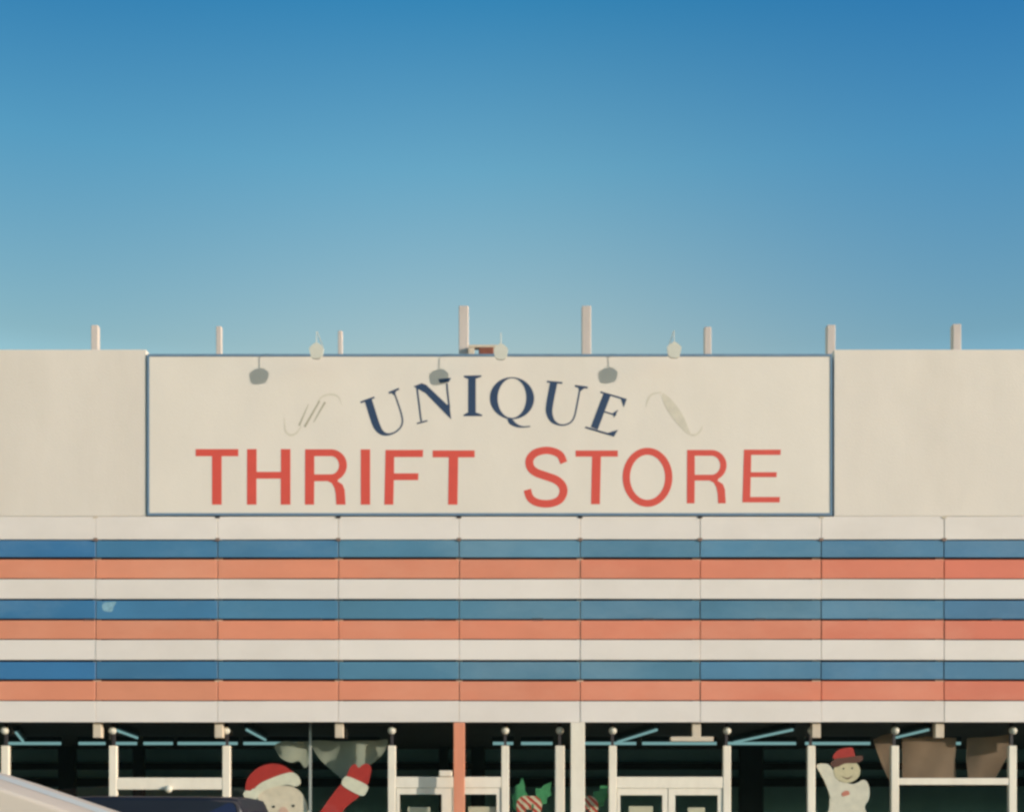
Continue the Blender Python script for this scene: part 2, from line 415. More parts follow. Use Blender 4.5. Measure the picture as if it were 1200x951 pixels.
seams = [112, 255, 396.5, 538, 680, 820.5, 962.5, 1106.5]
edges = [P(0, 0).x*0 + XL] + [P(-171, 0).x, P(-30, 0).x] + [P(s, 0).x for s in seams] + [P(1249, 0).x, P(1391, 0).x] + [XR]
bands = [('white', 604.8, 631.6, 0), ('blue', 632.6, 652.4, .012), ('red', 655.2, 677.2, .004), ('white', 678.3, 701.2, 0),
         ('blue', 703.0, 724.4, .018), ('red', 726.6, 748.3, .004), ('white', 749.4, 772.8, 0),
         ('blue', 774.6, 795.0, .018), ('red', 797.7, 820.0, .004), ('white', 821.0, 845.6, 0)]
for bi, (kind, y0, y1, rec) in enumerate(bands):
    for i in range(len(edges)-1):
        x0, x1 = edges[i], edges[i+1]
        z1, z0 = P(0, y0).z, P(0, y1).z
        g = 0.003 if kind == 'white' else 0.007
        j = random.uniform(-.004, .004); t0 = random.uniform(-.003, .003); t1 = random.uniform(-.003, .003)
        m_ = MB(); m_.box(x0+g, x1-g, rec+j, rec+j+.045, z0, z1, 0.004)
        # each end sags or rides up a little
        m_.v = [(x, y + (t0 if x < (x0+x1)/2 else t1), z + (t0 if x < (x0+x1)/2 else t1)*1.2) for x, y, z in m_.v]
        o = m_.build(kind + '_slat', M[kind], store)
        xm = (x0+x1)/2
        u = max(0, min(1, (xm+8)/16))
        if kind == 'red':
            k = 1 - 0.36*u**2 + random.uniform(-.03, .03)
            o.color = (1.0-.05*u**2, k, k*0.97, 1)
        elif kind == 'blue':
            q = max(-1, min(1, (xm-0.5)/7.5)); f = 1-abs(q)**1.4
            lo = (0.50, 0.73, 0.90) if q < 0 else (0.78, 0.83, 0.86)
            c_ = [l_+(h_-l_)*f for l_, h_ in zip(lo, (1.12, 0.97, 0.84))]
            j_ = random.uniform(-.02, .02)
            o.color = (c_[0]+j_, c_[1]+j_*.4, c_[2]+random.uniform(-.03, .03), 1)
        else:
            o.color = (1, 1, 1, 1)
# parapets left and right of the sign
zt = P(0, 604.6).z
mb = MB(); mb.box(XL, P(171.5, 0).x, 0.0, 0.27, zt, P(0, 409.5).z, 0.006); mb.build('parapet_panel', M['parapet'], store)
mb = MB(); mb.box(P(977.5, 0).x, XR, 0.0, 0.27, zt, P(0, 409.5).z, 0.006); mb.build('parapet_panel', M['parapet'], store)
mb = MB(); mb.box(P(171.5, 0).x+.002, P(977.5, 0).x-.002, 0.12, 0.27, zt, P(0, 419).z); mb.build('parapet_panel', M['parapet'], store)
# steel posts behind the slats; two run to the ground
for s_, wd, full in ((112, .125, 0), (255, .125, 0), (396.5, .125, 0), (538, .17, 2), (677, .215, 1), (817, .13, 0), (958, .13, 0), (1103, .13, 0), (1249, .13, 0), (-30, .13, 0)):
    x = P(s_, 0).x
    zb = GH if full else P(0, 863.5).z
    m_ = MB()
    if full:
        m_.box(x-wd/2, x+wd/2, -.012, .052, zb, P(0, 845.6).z-.006, 0.006)
        m_.build('ground_post', M['redpost'] if full == 2 else M['frame'], store)
        m_ = MB(); xs = P(538 if full == 2 else 680, 0).x
        m_.box(xs-.05, xs+.05, 0.068, 0.2, P(0, 844).z, 7.9); m_.build('steel_post', M['post'], store)
    else:
        m_.box(x-wd/2, x+wd/2, 0.068, 0.2, zb, 7.9, 0.006); m_.build('steel_post', M['post'], store)
# stubs of the frame above the roof line
for px, py, wd in ((112, 382, .11), (257, 383, .085), (399, 388, .07), (543.5, 360, .15), (687, 360, .145), (829, 384, .11), (973, 382, .13), (1120, 381, .13)):
    a = P(px, py, 0.5); m_ = MB(); m_.box(a.x-wd/2, a.x+wd/2, 0.5-wd/2, 0.5+wd/2, 7.9, a.z, 0.01)
    m_.build('roof_stub', M['stub'], store)
# dark clips under the middle blue row and at the top seams
for px in (104, 240, 370, 503, 630, 760, 891, 1024, 1168):
    a = P(px, 724.6); m_ = MB(); m_.box(a.x-.085, a.x+.085, 0.004, 0.06, a.z-.028, a.z+.010, .004); m_.build('slat_clip', M['clip'], store)
for i, s_ in enumerate(seams):
    x = P(s_, 0).x
    m_ = MB(); m_.box(x-.035, x+.035, -0.012, 0.05, P(0, 607.0).z, P(0, 605).z); m_.build('seam_clip', M['clip'] if 0 < i < 6 else M['post'], store)
    m_ = MB(); m_.box(x-.03, x+.03, -0.010, 0.02, P(0, 633.5).z, P(0, 630).z); m_.build('seam_clip', M['seam'], store)

a, b_ = P(786, 862.5, .06), P(836, 868, .06)
m_ = MB(); m_.box(a.x, b_.x, .06, .21, b_.z, a.z, .006); m_.build('bracket_plate', M['post'], store)
m_ = MB(); m_.slab([real(smooth_loop([(119.5, 709), (122, 705.5), (128, 705), (136, 704.6), (133, 710), (131, 715.5), (125, 716), (120.5, 714)], 4), 0)], .0125, .002)
m_.build('worn_patch', M['scuff'], store)

# ---- shop windows
YW = 0.27
def mullion(px, wd=0.125, top=873, bottom=None):
    a = P(px, top, YW); zb = GH if bottom is None else P(px, bottom, YW).z
    m_ = MB(); m_.box(a.x-wd/2, a.x+wd/2, YW, YW+.085, zb, a.z, 0.008)
    o = m_.build('mullion', M['frame'], store)
    m_ = MB(); m_.box(a.x-.022, a.x+.022, YW+.05, YW+.09, a.z-.01, CEIL-.002); m_.build('stem', M['clip'], o)
    c = P(px, 855.5, YW-.04); m_ = MB(); m_.ball((c.x, YW-.04, c.z), .062); m_.build('ball_cap', M['lamp'], o, True)
    return a.x
mx = {}
for px in (-262, -128, 5.5, 132, 265, 459, 592, 718, 852, 951, 1049, 1187, 1320, 1455): mx[px] = mullion(px, 0.12)
mx[655] = mullion(656, 0.15)
keys = sorted(mx)
for a, b_ in zip(keys[:-1], keys[1:]):
    m_ = MB(); m_.box(mx[a]+.045, mx[b_]-.045, YW+.064, YW+.072, GH, CEIL-.004)
    m_.build('window_pane', M['glass'], store)
a = P(363, 0, YW); m_ = MB(); m_.box(a.x-.02, a.x+.02, YW+.05, YW+.062, GH, CEIL-.006); m_.build('pane_joint', M['joint'], store)
def transom(pa, pb, y0, y1):
    m_ = MB(); z1, z0 = P(0, y0, YW).z, P(0, y1, YW).z
    m_.box(mx[pa]+.061, mx[pb]-.061, YW+.006, YW+.080, z0, z1, .006)
    return m_.build('transom', M['frame'], store)
tr = transom(132, 265, 910.5, 924.5)
a = P(198, 924, YW); m_ = MB(); m_.ball((a.x, YW-.02, a.z), .06); m_.build('knob', M['lamp'], tr, True)
transom(459, 592, 909.5, 922.5); transom(718, 852, 909.5, 923); transom(1049, 1187, 911, 919)
a = P(522, 905.5, YW); m_ = MB(); m_.box(a.x-.10, a.x+.10, YW-.02, YW+.1, a.z-.05, a.z+.045, .01); m_.build('door_closer', M['frame'], store)
def door(px0, px1, top, gl0, gl1, hinge_left):
    """one aluminium and glass leaf under the transom"""
    x0, x1 = P(px0, 0, YW).x, P(px1, 0, YW).x
    g0, g1 = P(gl0, 0, YW).x, P(gl1, 0, YW).x
    z1 = P(0, top, YW).z - .003; zg = P(0, 930 if top < 923 else 931, YW).z; zb = GH+.25
    m_ = MB()
    m_.box(x0, g0, YW+.02, YW+.075, GH+.01, z1); m_.box(g1, x1, YW+.02, YW+.075, GH+.01, z1)
    m_.box(g0, g1, YW+.02, YW+.075, zg, z1); m_.box(g0, g1, YW+.02, YW+.075, GH+.01, zb)
    o = m_.build('door', M['frame'], store)
    m_ = MB(); xh = g1 - .08 if hinge_left else g0 + .08
    m_.tube([(xh, YW+.02, 1.0), (xh, YW-.05, 1.0), (xh, YW-.05, 1.35), (xh, YW+.02, 1.35)], .014); m_.build('handle', M['steel'], o, True)
    return o
door(464.5, 529.5, 922.5, 468, 517.5, True); door(530.5, 587, 922.5, 541, 582, False)
door(723.5, 782.5, 923, 727, 776.5, True); door(783.5, 847, 923, 791.5, 841.5, False)

# ------------------------------------------------------------------ the sign
sign = thing('store_sign', 'wide cream sign with blue edge reading UNIQUE THRIFT STORE on the parapet', 'sign', (P(573, 0).x, 0, P(0, 603).z))
YS = -0.014
bx0, bx1, bz0, bz1 = P(174, 0).x, P(974, 0).x, P(0, 602.5).z, P(0, 416.5).z
MB().box(bx0, bx1, YS, 0.11, bz0, bz1).build('board', M['board'], sign)
for (ax0, ax1, az0, az1) in ((bx0-.012, bx1+.012, bz1-.02, bz1+.018), (bx0-.012, bx1+.012, bz0-.018, bz0+.018),
                             (bx0-.014, bx0+.018, bz0+.019, bz1-.021), (bx1-.018, bx1+.014, bz0+.019, bz1-.021)):
    MB().box(ax0, ax1, YS-.007, YS+.10, az0, az1).build('edge_trim', M['signframe'], sign)
def letter(parts, m, name='letter', t=.0025):
    mb = MB()
    for k, loops in enumerate(parts):
        if loops and not isinstance(loops[0], list): loops = [loops]
        th = t + .0006*k
        mb.slab([real(lp, YS) for lp in loops], YS - th, th - .0004)
    return mb.build(name, M[m], sign)
def rect(x0, y0, x1, y1): return [(x0, y0), (x1, y0), (x1, y1), (x0, y1)]
def arc(cx, cy, rx, ry, a0, a1, n=18):
    return [(cx+rx*math.cos(R(a0+(a1-a0)*k/n)), cy+ry*math.sin(R(a0+(a1-a0)*k/n))) for k in range(n+1)]
def T_(x0, x1, s0, s1, y0, yb, y1, lean=0): letter([[(x0, y0), (x1, y0), (x1, yb), (s1, yb), (s1-lean, y1), (s0-lean, y1), (s0, yb), (x0, yb)]], 'letter')
T_(229.3, 279.3, 248.5, 259.8, 526, 534.3, 591)
letter([[(289.6, 526), (300.8, 526), (300.8, 552.6), (329.2, 552.6), (329.2, 526), (340.4, 526), (340.4, 591), (329, 591), (329, 560.6), (300.6, 560.6), (300.6, 591), (289.4, 591)]], 'letter')
def R_(x0, s, xr, y0, y1, th, leg0, leg1, ym, shift=0):
    """stem x0..s, bowl out to xr, waist ym, leg foot leg0..leg1"""
    cy = (y0+ym+th)/2; ro = (ym+th-y0)/2; rx = min(ro, 19); cx = xr-rx
    tx = s-x0-1.5
    outer = [(x0, y0)] + [(cx, y0)] + arc(cx, cy, rx, ro, -90, 62)
    w1 = outer[-1]
    outer += [(w1[0]-1.2, w1[1]+2.2), (leg1-3.5, ym+th+4), (leg1-1.0, ym+th+10), (leg1-.5, ym+th+18), (leg1, y1), (leg0, y1), (leg0-.6, ym+th+15), (leg0-2, ym+th+8), (leg0-5, ym+th+2.5), (leg0-10, ym+th), (s, ym+th), (s-.3, y1), (x0-.3, y1)]
    ri = ro-th; rxi = rx-tx
    inner = [(s, y0+th), (cx, y0+th)] + arc(cx, cy, rxi, ri, -90, 90) + [(s, ym)]
    letter([[outer, inner]], 'letter')
R_(357.6, 368.4, 406.6, 526.2, 591, 8.0, 394, 405, 555.5)
letter([rect(422.8, 526.3, 433.8, 591)], 'letter')
letter([[(451.8, 527), (496, 527), (495.5, 535.3), (462, 535.3), (461.8, 554.3), (490.5, 554.3), (490, 562.3), (461.6, 562.3), (461, 591), (450.4, 591)]], 'letter')
T_(507, 556.3, 526, 537, 527.5, 535.6, 591, .9)
letter([stroke([(660.8, 542, 8.6), (656.5, 533, 8.6), (648, 528.6, 8.6), (638, 527.6, 8.6), (627, 530.8, 9), (620.8, 538, 9.3), (621.5, 547, 9.5), (628, 553.2, 9.5), (640, 557.6, 9.5), (652, 562.2, 9.6), (659, 569, 9.6), (660.2, 577, 9.4), (656, 585, 9), (648, 589, 8.8), (638.5, 590, 8.8), (628, 588, 8.8), (621, 582.5, 8.8), (618, 573.5, 8.8)])], 'letter')
T_(674.5, 724, 693.8, 704.2, 527.6, 534.8, 590.5, 1.2)
letter([[ell(758.8, 559, 29.2, 34.6), ell(758.8, 559, 20.6, 26.4)]], 'letter')
R_(805.2, 814.2, 851.5, 527, 589.5, 6.8, 841.5, 850.5, 556)
letter([[(871.8, 526.6), (915, 526.6), (914.6, 532.8), (880.4, 532.8), (880, 553), (910.3, 553), (910, 558.8), (879.8, 558.8), (879.2, 582), (914, 582), (913.6, 588.4), (870, 588.4)]], 'letter')
# UNIQUE on its arch
def line(x0, y0, x1, y1, w0, w1=None): return stroke([(x0, y0, w0), ((x0+x1)/2, (y0+y1)/2, (w0+(w1 or w0))/2), (x1, y1, w1 or w0)], 2)
letter([stroke([(431.6, 469, 8.8), (434.5, 478, 8.8), (437.6, 488, 8.8), (441.5, 499, 8.4), (446.5, 506, 6), (453.5, 508.8, 3), (462, 506.8, 1.9), (469, 501, 1.8), (471.6, 494, 1.8), (470.4, 485, 1.8), (466.3, 472, 1.8), (461.6, 459, 1.8)]),
        line(422.5, 471.4, 438.8, 465.4, 2.2), line(455.6, 460.4, 467.6, 455.4, 2.4), [(458, 460), (464.8, 457), (462, 463)]], 'navy')
letter([[(484.5, 452.6), (494.2, 448.9), (499.5, 450.8), (524.2, 474.2), (526.6, 473.4), (528.8, 491.4), (498.5, 460.5), (490.6, 456)],
        line(488.8, 454.5, 493.6, 493.5, 1.9), line(488.5, 496.2, 500.8, 492.8, 1.8), line(523.6, 449, 526.6, 478, 1.9), [(513.5, 444.2), (528.6, 442.6), (526, 447.6), (515.5, 448.8)]], 'navy')
letter([rect(548.6, 441.5, 557.6, 485.6), [(543.6, 440), (564.2, 439.6), (564.2, 441.3), (558.6, 443.4), (547.6, 443.6), (543.6, 441.8)],
        [(543.2, 487.4), (565, 487.4), (565, 485.8), (558.6, 483.4), (547.6, 483.4), (543.2, 485.8)]], 'navy')
letter([[ell(600, 466.4, 26, 24.6, a0=.10), ell(600, 466.3, 16.8, 23.2, a0=.03)], stroke([(596, 489.6, 3), (599, 494, 6), (604.5, 498, 4.2), (612, 500, 2), (621.5, 499.4, 1.3)])], 'navy')
letter([stroke([(649, 447.6, 8.6), (646.6, 460, 8.4), (644.2, 473, 8.2), (643.6, 483, 7.6), (647, 492, 5.4), (653.5, 496.8, 2.6), (661, 497.8, 1.8), (669, 494.4, 1.8), (673.4, 487, 1.8), (676.2, 474, 1.8), (680, 453.5, 1.9)]),
        line(641, 447, 659, 448.6, 2.2), line(673.8, 452, 688.6, 454.2, 2.4), [(677, 453.4), (685, 454.6), (680, 458.5)]], 'navy')
letter([line(711.6, 461.4, 696.4, 501.6, 8.8), line(703.6, 459.2, 734.2, 468.2, 2.0), [(727.5, 467), (734.4, 467.6), (731, 477)], line(708.4, 482.4, 722, 486.2, 1.6), [(724.8, 479.6), (719.4, 489.6), (718.6, 483.6)],
        line(686, 500.4, 719, 510.2, 2.0), [(712.5, 507), (724.2, 503.4), (719.2, 511.8)]], 'navy')
# flourishes either side
letter([line(361.5, 473.5, 350.5, 498.5, .6, 2.0), line(374.6, 469.5, 357, 500, 1.6, 2.4), line(381, 471, 367.5, 494.5, 2.2, .8)], 'swash', 'flourish', .002)
letter([stroke([(372, 471, .8), (378, 464.5, 2.0), (388, 462, 2.4), (396.5, 465, 1.6), (400.3, 474, .6)]), stroke([(353, 499, .8), (347.5, 507, 2.0), (340, 509.5, 2.4), (334.5, 504, 1.6), (333.4, 490, .6)])], 'swash2', 'flourish', .002)
letter([stroke([(776.5, 461, 3), (781.5, 469, 9), (789, 480, 12), (796.5, 491, 11), (804, 503, 6), (809, 509, 2)]), stroke([(757, 477, .6), (759, 469, 1.8), (764, 462, 2.2), (775.5, 459.5, 1)]),
        stroke([(809.5, 509.5, 2), (816, 509, 2.2), (821, 504, 1.8), (823, 498.5, .6)])], 'swash2', 'flourish', .002)

# ------------------------------------------------------------------ lamps over the sign
lamps = [(371, 'cream bell lamp over the sign, above the left flourish', 411), (587, 'cream bell lamp over the sign, beside the rusty box', 412), (790, 'cream bell lamp over the sign, above the right flourish', 410)]
for px, lab, py in lamps:
    c = P(px, py, -.5)
    L = thing('sign_lamp', lab, 'lamp', (c.x, 0.11, P(0, 416).z), 'bell lamps over the sign')
    out = [(c.x-.075, c.z-.125), (c.x+.075, c.z-.125), (c.x+.12, c.z+.01), (c.x+.11, c.z+.06), (c.x+.03, c.z+.125), (c.x-.03, c.z+.125), (c.x-.11, c.z+.06), (c.x-.12, c.z+.01)]
    out = [(c.x+.86*(x-c.x), c.z+.86*(z-c.z)) for x, z in out]
    m_ = MB(); m_.slab([smooth_loop(out, 4)], -.525, .045); m_.build('lamp_shade', M['lamp'], L, True)
    m_ = MB(); m_.slab([[(c.x+.8*(x-c.x), c.z+.8*(z-c.z)) for x, z in smooth_loop(out, 4)]], -.479, .012); m_.build('lens', M['notice'], L)
    zs = P(0, 416).z; za = c.z + .30
    m_ = MB(); m_.tube([(c.x, .14, zs-.3), (c.x, .14, za-.03), (c.x, .11, za), (c.x, -.47, za), (c.x, -.5, za-.02), (c.x, -.5, c.z+.10)], .0055); m_.build('arm', M['lamp'], L, True)
a = P(570, 410, .35)
U = thing('roof_box', 'rusty brown box under a cream bar on the roof edge above the sign', 'junction box', (a.x, .35, 8.1))
z1, z0 = P(0, 405, .35).z, P(0, 420, .35).z
MB().box(P(561, 0, .35).x, P(578.5, 0, .35).x, .28, .46, z0-.2, z1-.045, .01).build('box', M['rust'], U)
MB().box(P(549, 0, .35).x, P(586, 0, .35).x, .3, .42, z1-.043, z1, .006).build('bar', M['post'], U)
MB().box(P(549, 0, .35).x, P(556, 0, .35).x, .3, .42, z0-.2, z1-.046, .006).build('foot', M['post'], U)

# ------------------------------------------------------------------ inside the shop
YT = 4.8
segs = [(10, 72, 'above the sloping white van nose'), (92, 124, 'just left of the leftmost hanging cream stub and the window frame'),
        (135, 161, 'shortest one at the left end of the small cream framed window'), (168, 203, 'between two dark columns in the small cream framed window'),
        (208, 279, 'across the right end of the small cream framed window'), (285, 363, 'above the red capped figure'), (366, 446, 'across the top of the draped pale cloth'),
        (577, 602, 'at the top right corner of the left door pair'), (610, 648, 'above the candy canes left of the white post'), (681, 746, 'right beside the white post'),
        (752, 840, 'across the window above the right door pair'), (851, 933, 'in the dark window between the right door and the snowman'),
        (943, 1020, 'above the red hatted snowman'), (1057, 1126, 'in front of the larger tan paper')]
for a0, a1, lab in segs:
    p0, p1 = P(a0, 870.5, YT), P(a1, 870.5, YT)
    L = thing('ceiling_tube', 'turquoise fluorescent tube ' + lab, 'ceiling light', ((p0.x+p1.x)/2, YT, CEIL), 'fluorescent tubes in a row')
    MB().box(p0.x, p1.x, YT-.05, YT+.05, p0.z+.035, CEIL-.002, .005).build('housing', M['indark'], L)
    m_ = MB(); m_.tube([(p0.x+.01, YT-.01, p0.z), (p1.x-.01, YT-.01, p0.z)], .029); m_.build('tube', M['tube'], L, True)
def depth_tube(x0, y0, x1, y1, lab, z=2.99):
    L = thing('ceiling_tube', lab, 'ceiling light', (x0, y0, CEIL), 'fluorescent tubes running into the shop')
    d = Vector((x1-x0, y1-y0, 0)).normalized(); n = Vector((-d.y, d.x, 0))*.05
    p0, p1 = Vector((x0, y0, z)), Vector((x1, y1, z))
    vs = [p+s_*n+Vector((0, 0, h)) for p in (p0, p1) for s_ in (-1, 1) for h in (.035, .11)]
    m_ = MB(); m_.add(vs, [(0,1,3,2),(4,6,7,5),(0,4,5,1),(2,3,7,6),(0,2,6,4),(1,5,7,3)]); m_.build('housing', M['indark'], L)
    m_ = MB(); m_.tube([p0, p1], .021); m_.build('tube', M['tube'], L, True)
depth_tube(1.95, 4.3, 2.30, .9, 'slanting turquoise tube rising right above the right door pair')
depth_tube(4.12, 4.4, 4.46, .9, 'slanting turquoise tube rising right beside the snowman window')
depth_tube(6.70, 3.0, 6.62, .9, 'slanting turquoise tube above the tan paper sheets')
depth_tube(-6.56, 3.0, -6.31, .9, 'slanting turquoise tube at the left end of the small cream framed window')
depth_tube(-4.43, 3.6, -4.22, .9, 'slanting turquoise tube left above the red capped figure')
depth_tube(-9.0, 4.2, -8.15, 1.6, 'slanting turquoise tube at the left picture edge above the white van')

def sheet(name, loop, Y, m, label, cat, wav=.03, group=None, parent=None, thick=.006, freq=5.0):
    """hanging cloth or paper: outline gridded and rippled"""
    lp = real(loop, Y)
    mb = MB(); mb.slab([lp], 0, thick)
    me = bpy.data.meshes.new(name); me.from_pydata(mb.v, [], mb.f)
    bm = bmesh.new(); bm.from_mesh(me)
    bmesh.ops.remove_doubles(bm, verts=bm.verts, dist=1e-5)
    bmesh.ops.triangulate(bm, faces=bm.faces)
    for _ in range(4):
        es = [e for e in bm.edges if e.calc_length() > .10]
        if es: bmesh.ops.subdivide_edges(bm, edges=es, cuts=1); bmesh.ops.triangulate(bm, faces=[f for f in bm.faces if len(f.verts) > 3])
    for v in bm.verts:
        v.co.y += Y + wav*math.sin(v.co.x*freq + v.co.z*1.7) + wav*.5*math.sin(v.co.x*freq*2.3 - v.co.z*freq*.9 + 1)
    bmesh.ops.recalc_face_normals(bm, faces=bm.faces)
    bm.to_mesh(me); bm.free()
    for p in me.polygons: p.use_smooth = True
    try: me.set_sharp_from_angle(angle=R(50))
    except Exception: pass
    me.materials.append(M[m])
    o = bpy.data.objects.new(name, me); COL.objects.link(o)
    if parent is None and label: tag(o, label, cat, group)
    return o
sheet('hanging_cloth', smooth_loop([(364, 867), (400, 868), (440, 867), (454, 866), (450, 880), (440, 891), (428, 899), (415, 906), (404, 914), (396, 908), (386, 900), (374, 888), (366, 876)], 4), .75, 'cloth',
      'large pale cloth draped behind the raised red mitten', 'cloth', .05, 'pale cloths draped in the window')
sheet('hanging_cloth', smooth_loop([(322, 873), (334, 868), (346, 869), (362, 868), (364, 880), (362, 893), (357, 899), (350, 891), (342, 893), (332, 889), (326, 883)], 4), .8, 'cloth',
      'small pale cloth bunched above the red cap', 'cloth', .05, 'pale cloths draped in the window')
sheet('paper_sheet', [(1057, 864), (1090, 863), (1121, 864), (1120, 890), (1121, 911), (1090, 912), (1057, 911)], .62, 'kraft',
      'largest tan paper sheet, square, above the right window rail', 'paper', .02, 'tan paper sheets in the window')
sheet('paper_sheet', [(1024, 866), (1034, 861), (1047, 858), (1048, 913), (1042, 912), (1034, 895), (1028, 880)], .66, 'kraft',
      'narrow tan paper sheet slanting beside the snowman', 'paper', .03, 'tan paper sheets in the window')
sheet('paper_sheet', [(1134, 864), (1160, 863), (1182, 860), (1183, 882), (1175, 894), (1166, 911), (1135, 912), (1133, 890)], .66, 'kraft',  # lower right outline follows a diagonal shadow, built into the sheet's shape
      'tan paper sheet with the shadow on its lower right shaped as a missing corner, at the far right', 'paper', .03, 'tan paper sheets in the window')

# ------------------------------------------------------------------ painted board figures in the windows
def cut(loop, Y, k, m, name, parent, t=.02, smooth=4):
    lp = smooth_loop(loop, smooth) if smooth else loop
    mb = MB(); mb.slab([real(lp, Y)], Y - .004*k - t, t)
    return mb.build(name, M[m], parent)
YF = 0.397
fig = thing('santa_figure', 'painted board figure of a waving Santa Claus in red cap and coat', 'figure', (P(325, 0, YF).x, YF, GH))  # Santa Claus as a cut-out painted board
cut([(300, 950), (345, 950), (385, 985), (405, 1030), (396, 1055), (390, 1078), (268, 1078), (262, 1055), (255, 1020), (270, 980)], YF, 0, 'cap_red', 'coat', fig)
cut([(352, 985), (375, 951), (398, 920), (404, 920), (421, 931), (414, 938), (401, 951), (386, 985), (368, 1000)], YF, 1, 'cap_red', 'sleeve', fig, smooth=3)
cut([(401, 915), (406, 909), (418, 913), (431, 920), (430, 927), (425, 932), (413, 927), (402, 920)], YF, 3, 'fig_white', 'cuff', fig)
cut([(407, 912), (409, 902), (413, 896), (417, 895), (420.5, 899), (425, 895.5), (431, 894.5), (435, 899), (434, 908), (430, 919), (418, 914)], YF, 2, 'cap_red', 'mitten', fig)
cut([(303, 930), (314, 923), (328, 920), (342, 921), (351, 926), (357, 934), (360, 945), (360, 958), (350, 968), (320, 968), (307, 952)], YF, 2, 'fig_skin', 'face', fig)
cut([(304, 950), (318, 956), (333, 960), (350, 955), (361, 948), (366, 965), (358, 990), (340, 1010), (322, 1008), (308, 990), (300, 968)], YF, 3, 'fig_white', 'beard', fig)
cut([(288, 924), (290, 913), (296, 904.5), (306, 897.5), (318, 894.3), (330, 895.5), (339, 900.5), (346, 907), (336, 909), (322, 912), (308, 917), (298, 925), (291, 929)], YF, 3, 'cap_red', 'cap', fig)
cut([(298, 925), (306, 917), (319, 911), (333, 906), (343, 904.5), (350, 909), (352.5, 917), (347, 921), (338, 919), (326, 920.5), (312, 924.5), (303, 930)], YF, 4, 'fig_white', 'cap_trim', fig)
cut([(285.5, 930), (289, 925.5), (294, 926), (297, 923.5), (302, 926), (304, 931), (301, 935.5), (295, 936), (289, 935)], YF, 5, 'fig_white', 'pompom', fig)
cut([(329, 946), (334, 945), (338, 950), (336, 955), (330, 956), (327, 952)], YF, 4, 'nose', 'nose', fig)
cut(ell(321, 944.5, 1.8, 1.5, 10), YF, 4, 'fig_black', 'eye', fig, smooth=0); cut(ell(344, 943.5, 1.8, 1.5, 10), YF, 4, 'fig_black', 'eye', fig, smooth=0)
cut([(262, 1028), (330, 1034), (400, 1028), (399, 1038), (330, 1044), (262, 1038)], YF, 4, 'fig_black', 'belt', fig)

snow = thing('snowman_figure', 'painted board snowman in a red hat with one arm raised', 'figure', (P(994, 0, YF).x, YF, GH))
cut([(972, 935), (976, 922), (982, 915), (1000, 918), (1012, 913), (1018, 921), (1018, 935), (1013, 946), (1022, 965), (1026, 1000), (1018, 1040), (1005, 1076), (972, 1076), (962, 1040), (958, 1000), (963, 965), (971, 948)], YF, 0, 'snow', 'body', snow)
cut([(956.5, 897), (963, 894), (971, 895.5), (976, 902), (981, 911), (986, 922), (984, 934), (975, 938), (970, 925), (964, 911)], YF, 1, 'snow', 'arm', snow)
cut(ell(992, 903, 15.6, 13.6, 28), YF, 2, 'snowface', 'head', snow, smooth=0)
cut([(976, 888), (979, 880.5), (985, 877), (993, 875.5), (998.5, 876), (1001, 883), (1002, 890), (990, 891)], YF, 3, 'cap_red', 'hat', snow)
cut([(973, 893), (979, 888.5), (990, 887), (1001, 885.5), (1009.5, 885), (1010, 890), (1003, 893.5), (990, 894), (981, 898), (975, 898)], YF, 4, 'brim', 'hat_brim', snow)
cut([(985, 908.2), (992, 911), (999, 908), (992.5, 912.4)], YF, 3, 'brim', 'smile', snow); cut(ell(988, 900, 1.0, 1.1, 10), YF, 3, 'fig_black', 'eye', snow, smooth=0); cut(ell(998, 899.5, 1.0, 1.1, 10), YF, 3, 'fig_black', 'eye', snow, smooth=0)
cut([(986, 929), (990, 926), (994, 926.5), (995, 930), (990, 932), (987, 932)], YF, 2, 'coral', 'chest_mark', snow)

# candy cane displays either side of the white post
YC = 0.75
def canes(cx, label, leaves):
    t = thing('candy_cane_display', label, 'decoration', (P(cx, 0, YC).x, YC, GH), 'candy cane displays beside the white post')
    for k, lf in enumerate(leaves):
        mx_ = sum(q[0] for q in lf)/len(lf); my_ = sum(q[1] for q in lf)/len(lf)
        lf = [(mx_+1.14*(q[0]-mx_), my_+1.14*(q[1]-my_)) for q in lf]
        cut(lf, YC, k % 2, 'leaf', 'holly_leaf', t, smooth=0)
    for s_ in (-1, 1):
        x = cx + s_*4
        pts = [(x - s_*16, 1074, 9), (x - s_*9, 1010, 9), (x - s_*2, 968, 9.4), (x + s_*5, 950, 9.6), (x + s_*6, 941, 9.6), (x + s_*1, 936.5, 9.4), (x - s_*6, 939, 9), (x - s_*9, 947, 8.6)]
        mb = MB(); mb.slab([real(stroke(pts, 5), YC)], YC-.028-.005*s_, .02); mb.build('candy_cane', M['candy'], t)
    return t
canes(620, 'red and white candy canes with two holly leaves left of the white post', [
    [(612, 951), (606, 949), (601, 943), (602.5, 937), (600, 932), (604, 929), (604, 922), (609, 919.5), (611.5, 913), (614.5, 921), (614, 926), (618, 932), (615.5, 936), (617.5, 943)],
    [(624, 945), (625.5, 935), (629, 932), (628.5, 924), (633.5, 924.5), (637, 921), (645, 917.5), (643.5, 926), (645, 931), (640.5, 934), (640, 940), (634, 940.5), (630, 946)]])
canes(686, 'red and white candy canes with one holly leaf right of the white post', [
    [(690, 945), (692, 936), (696, 934.5), (696.5, 927), (701.5, 927), (703.5, 921.5), (711, 922), (710, 929), (713, 933), (707.5, 937), (706.5, 943), (700, 943), (696, 948)]])

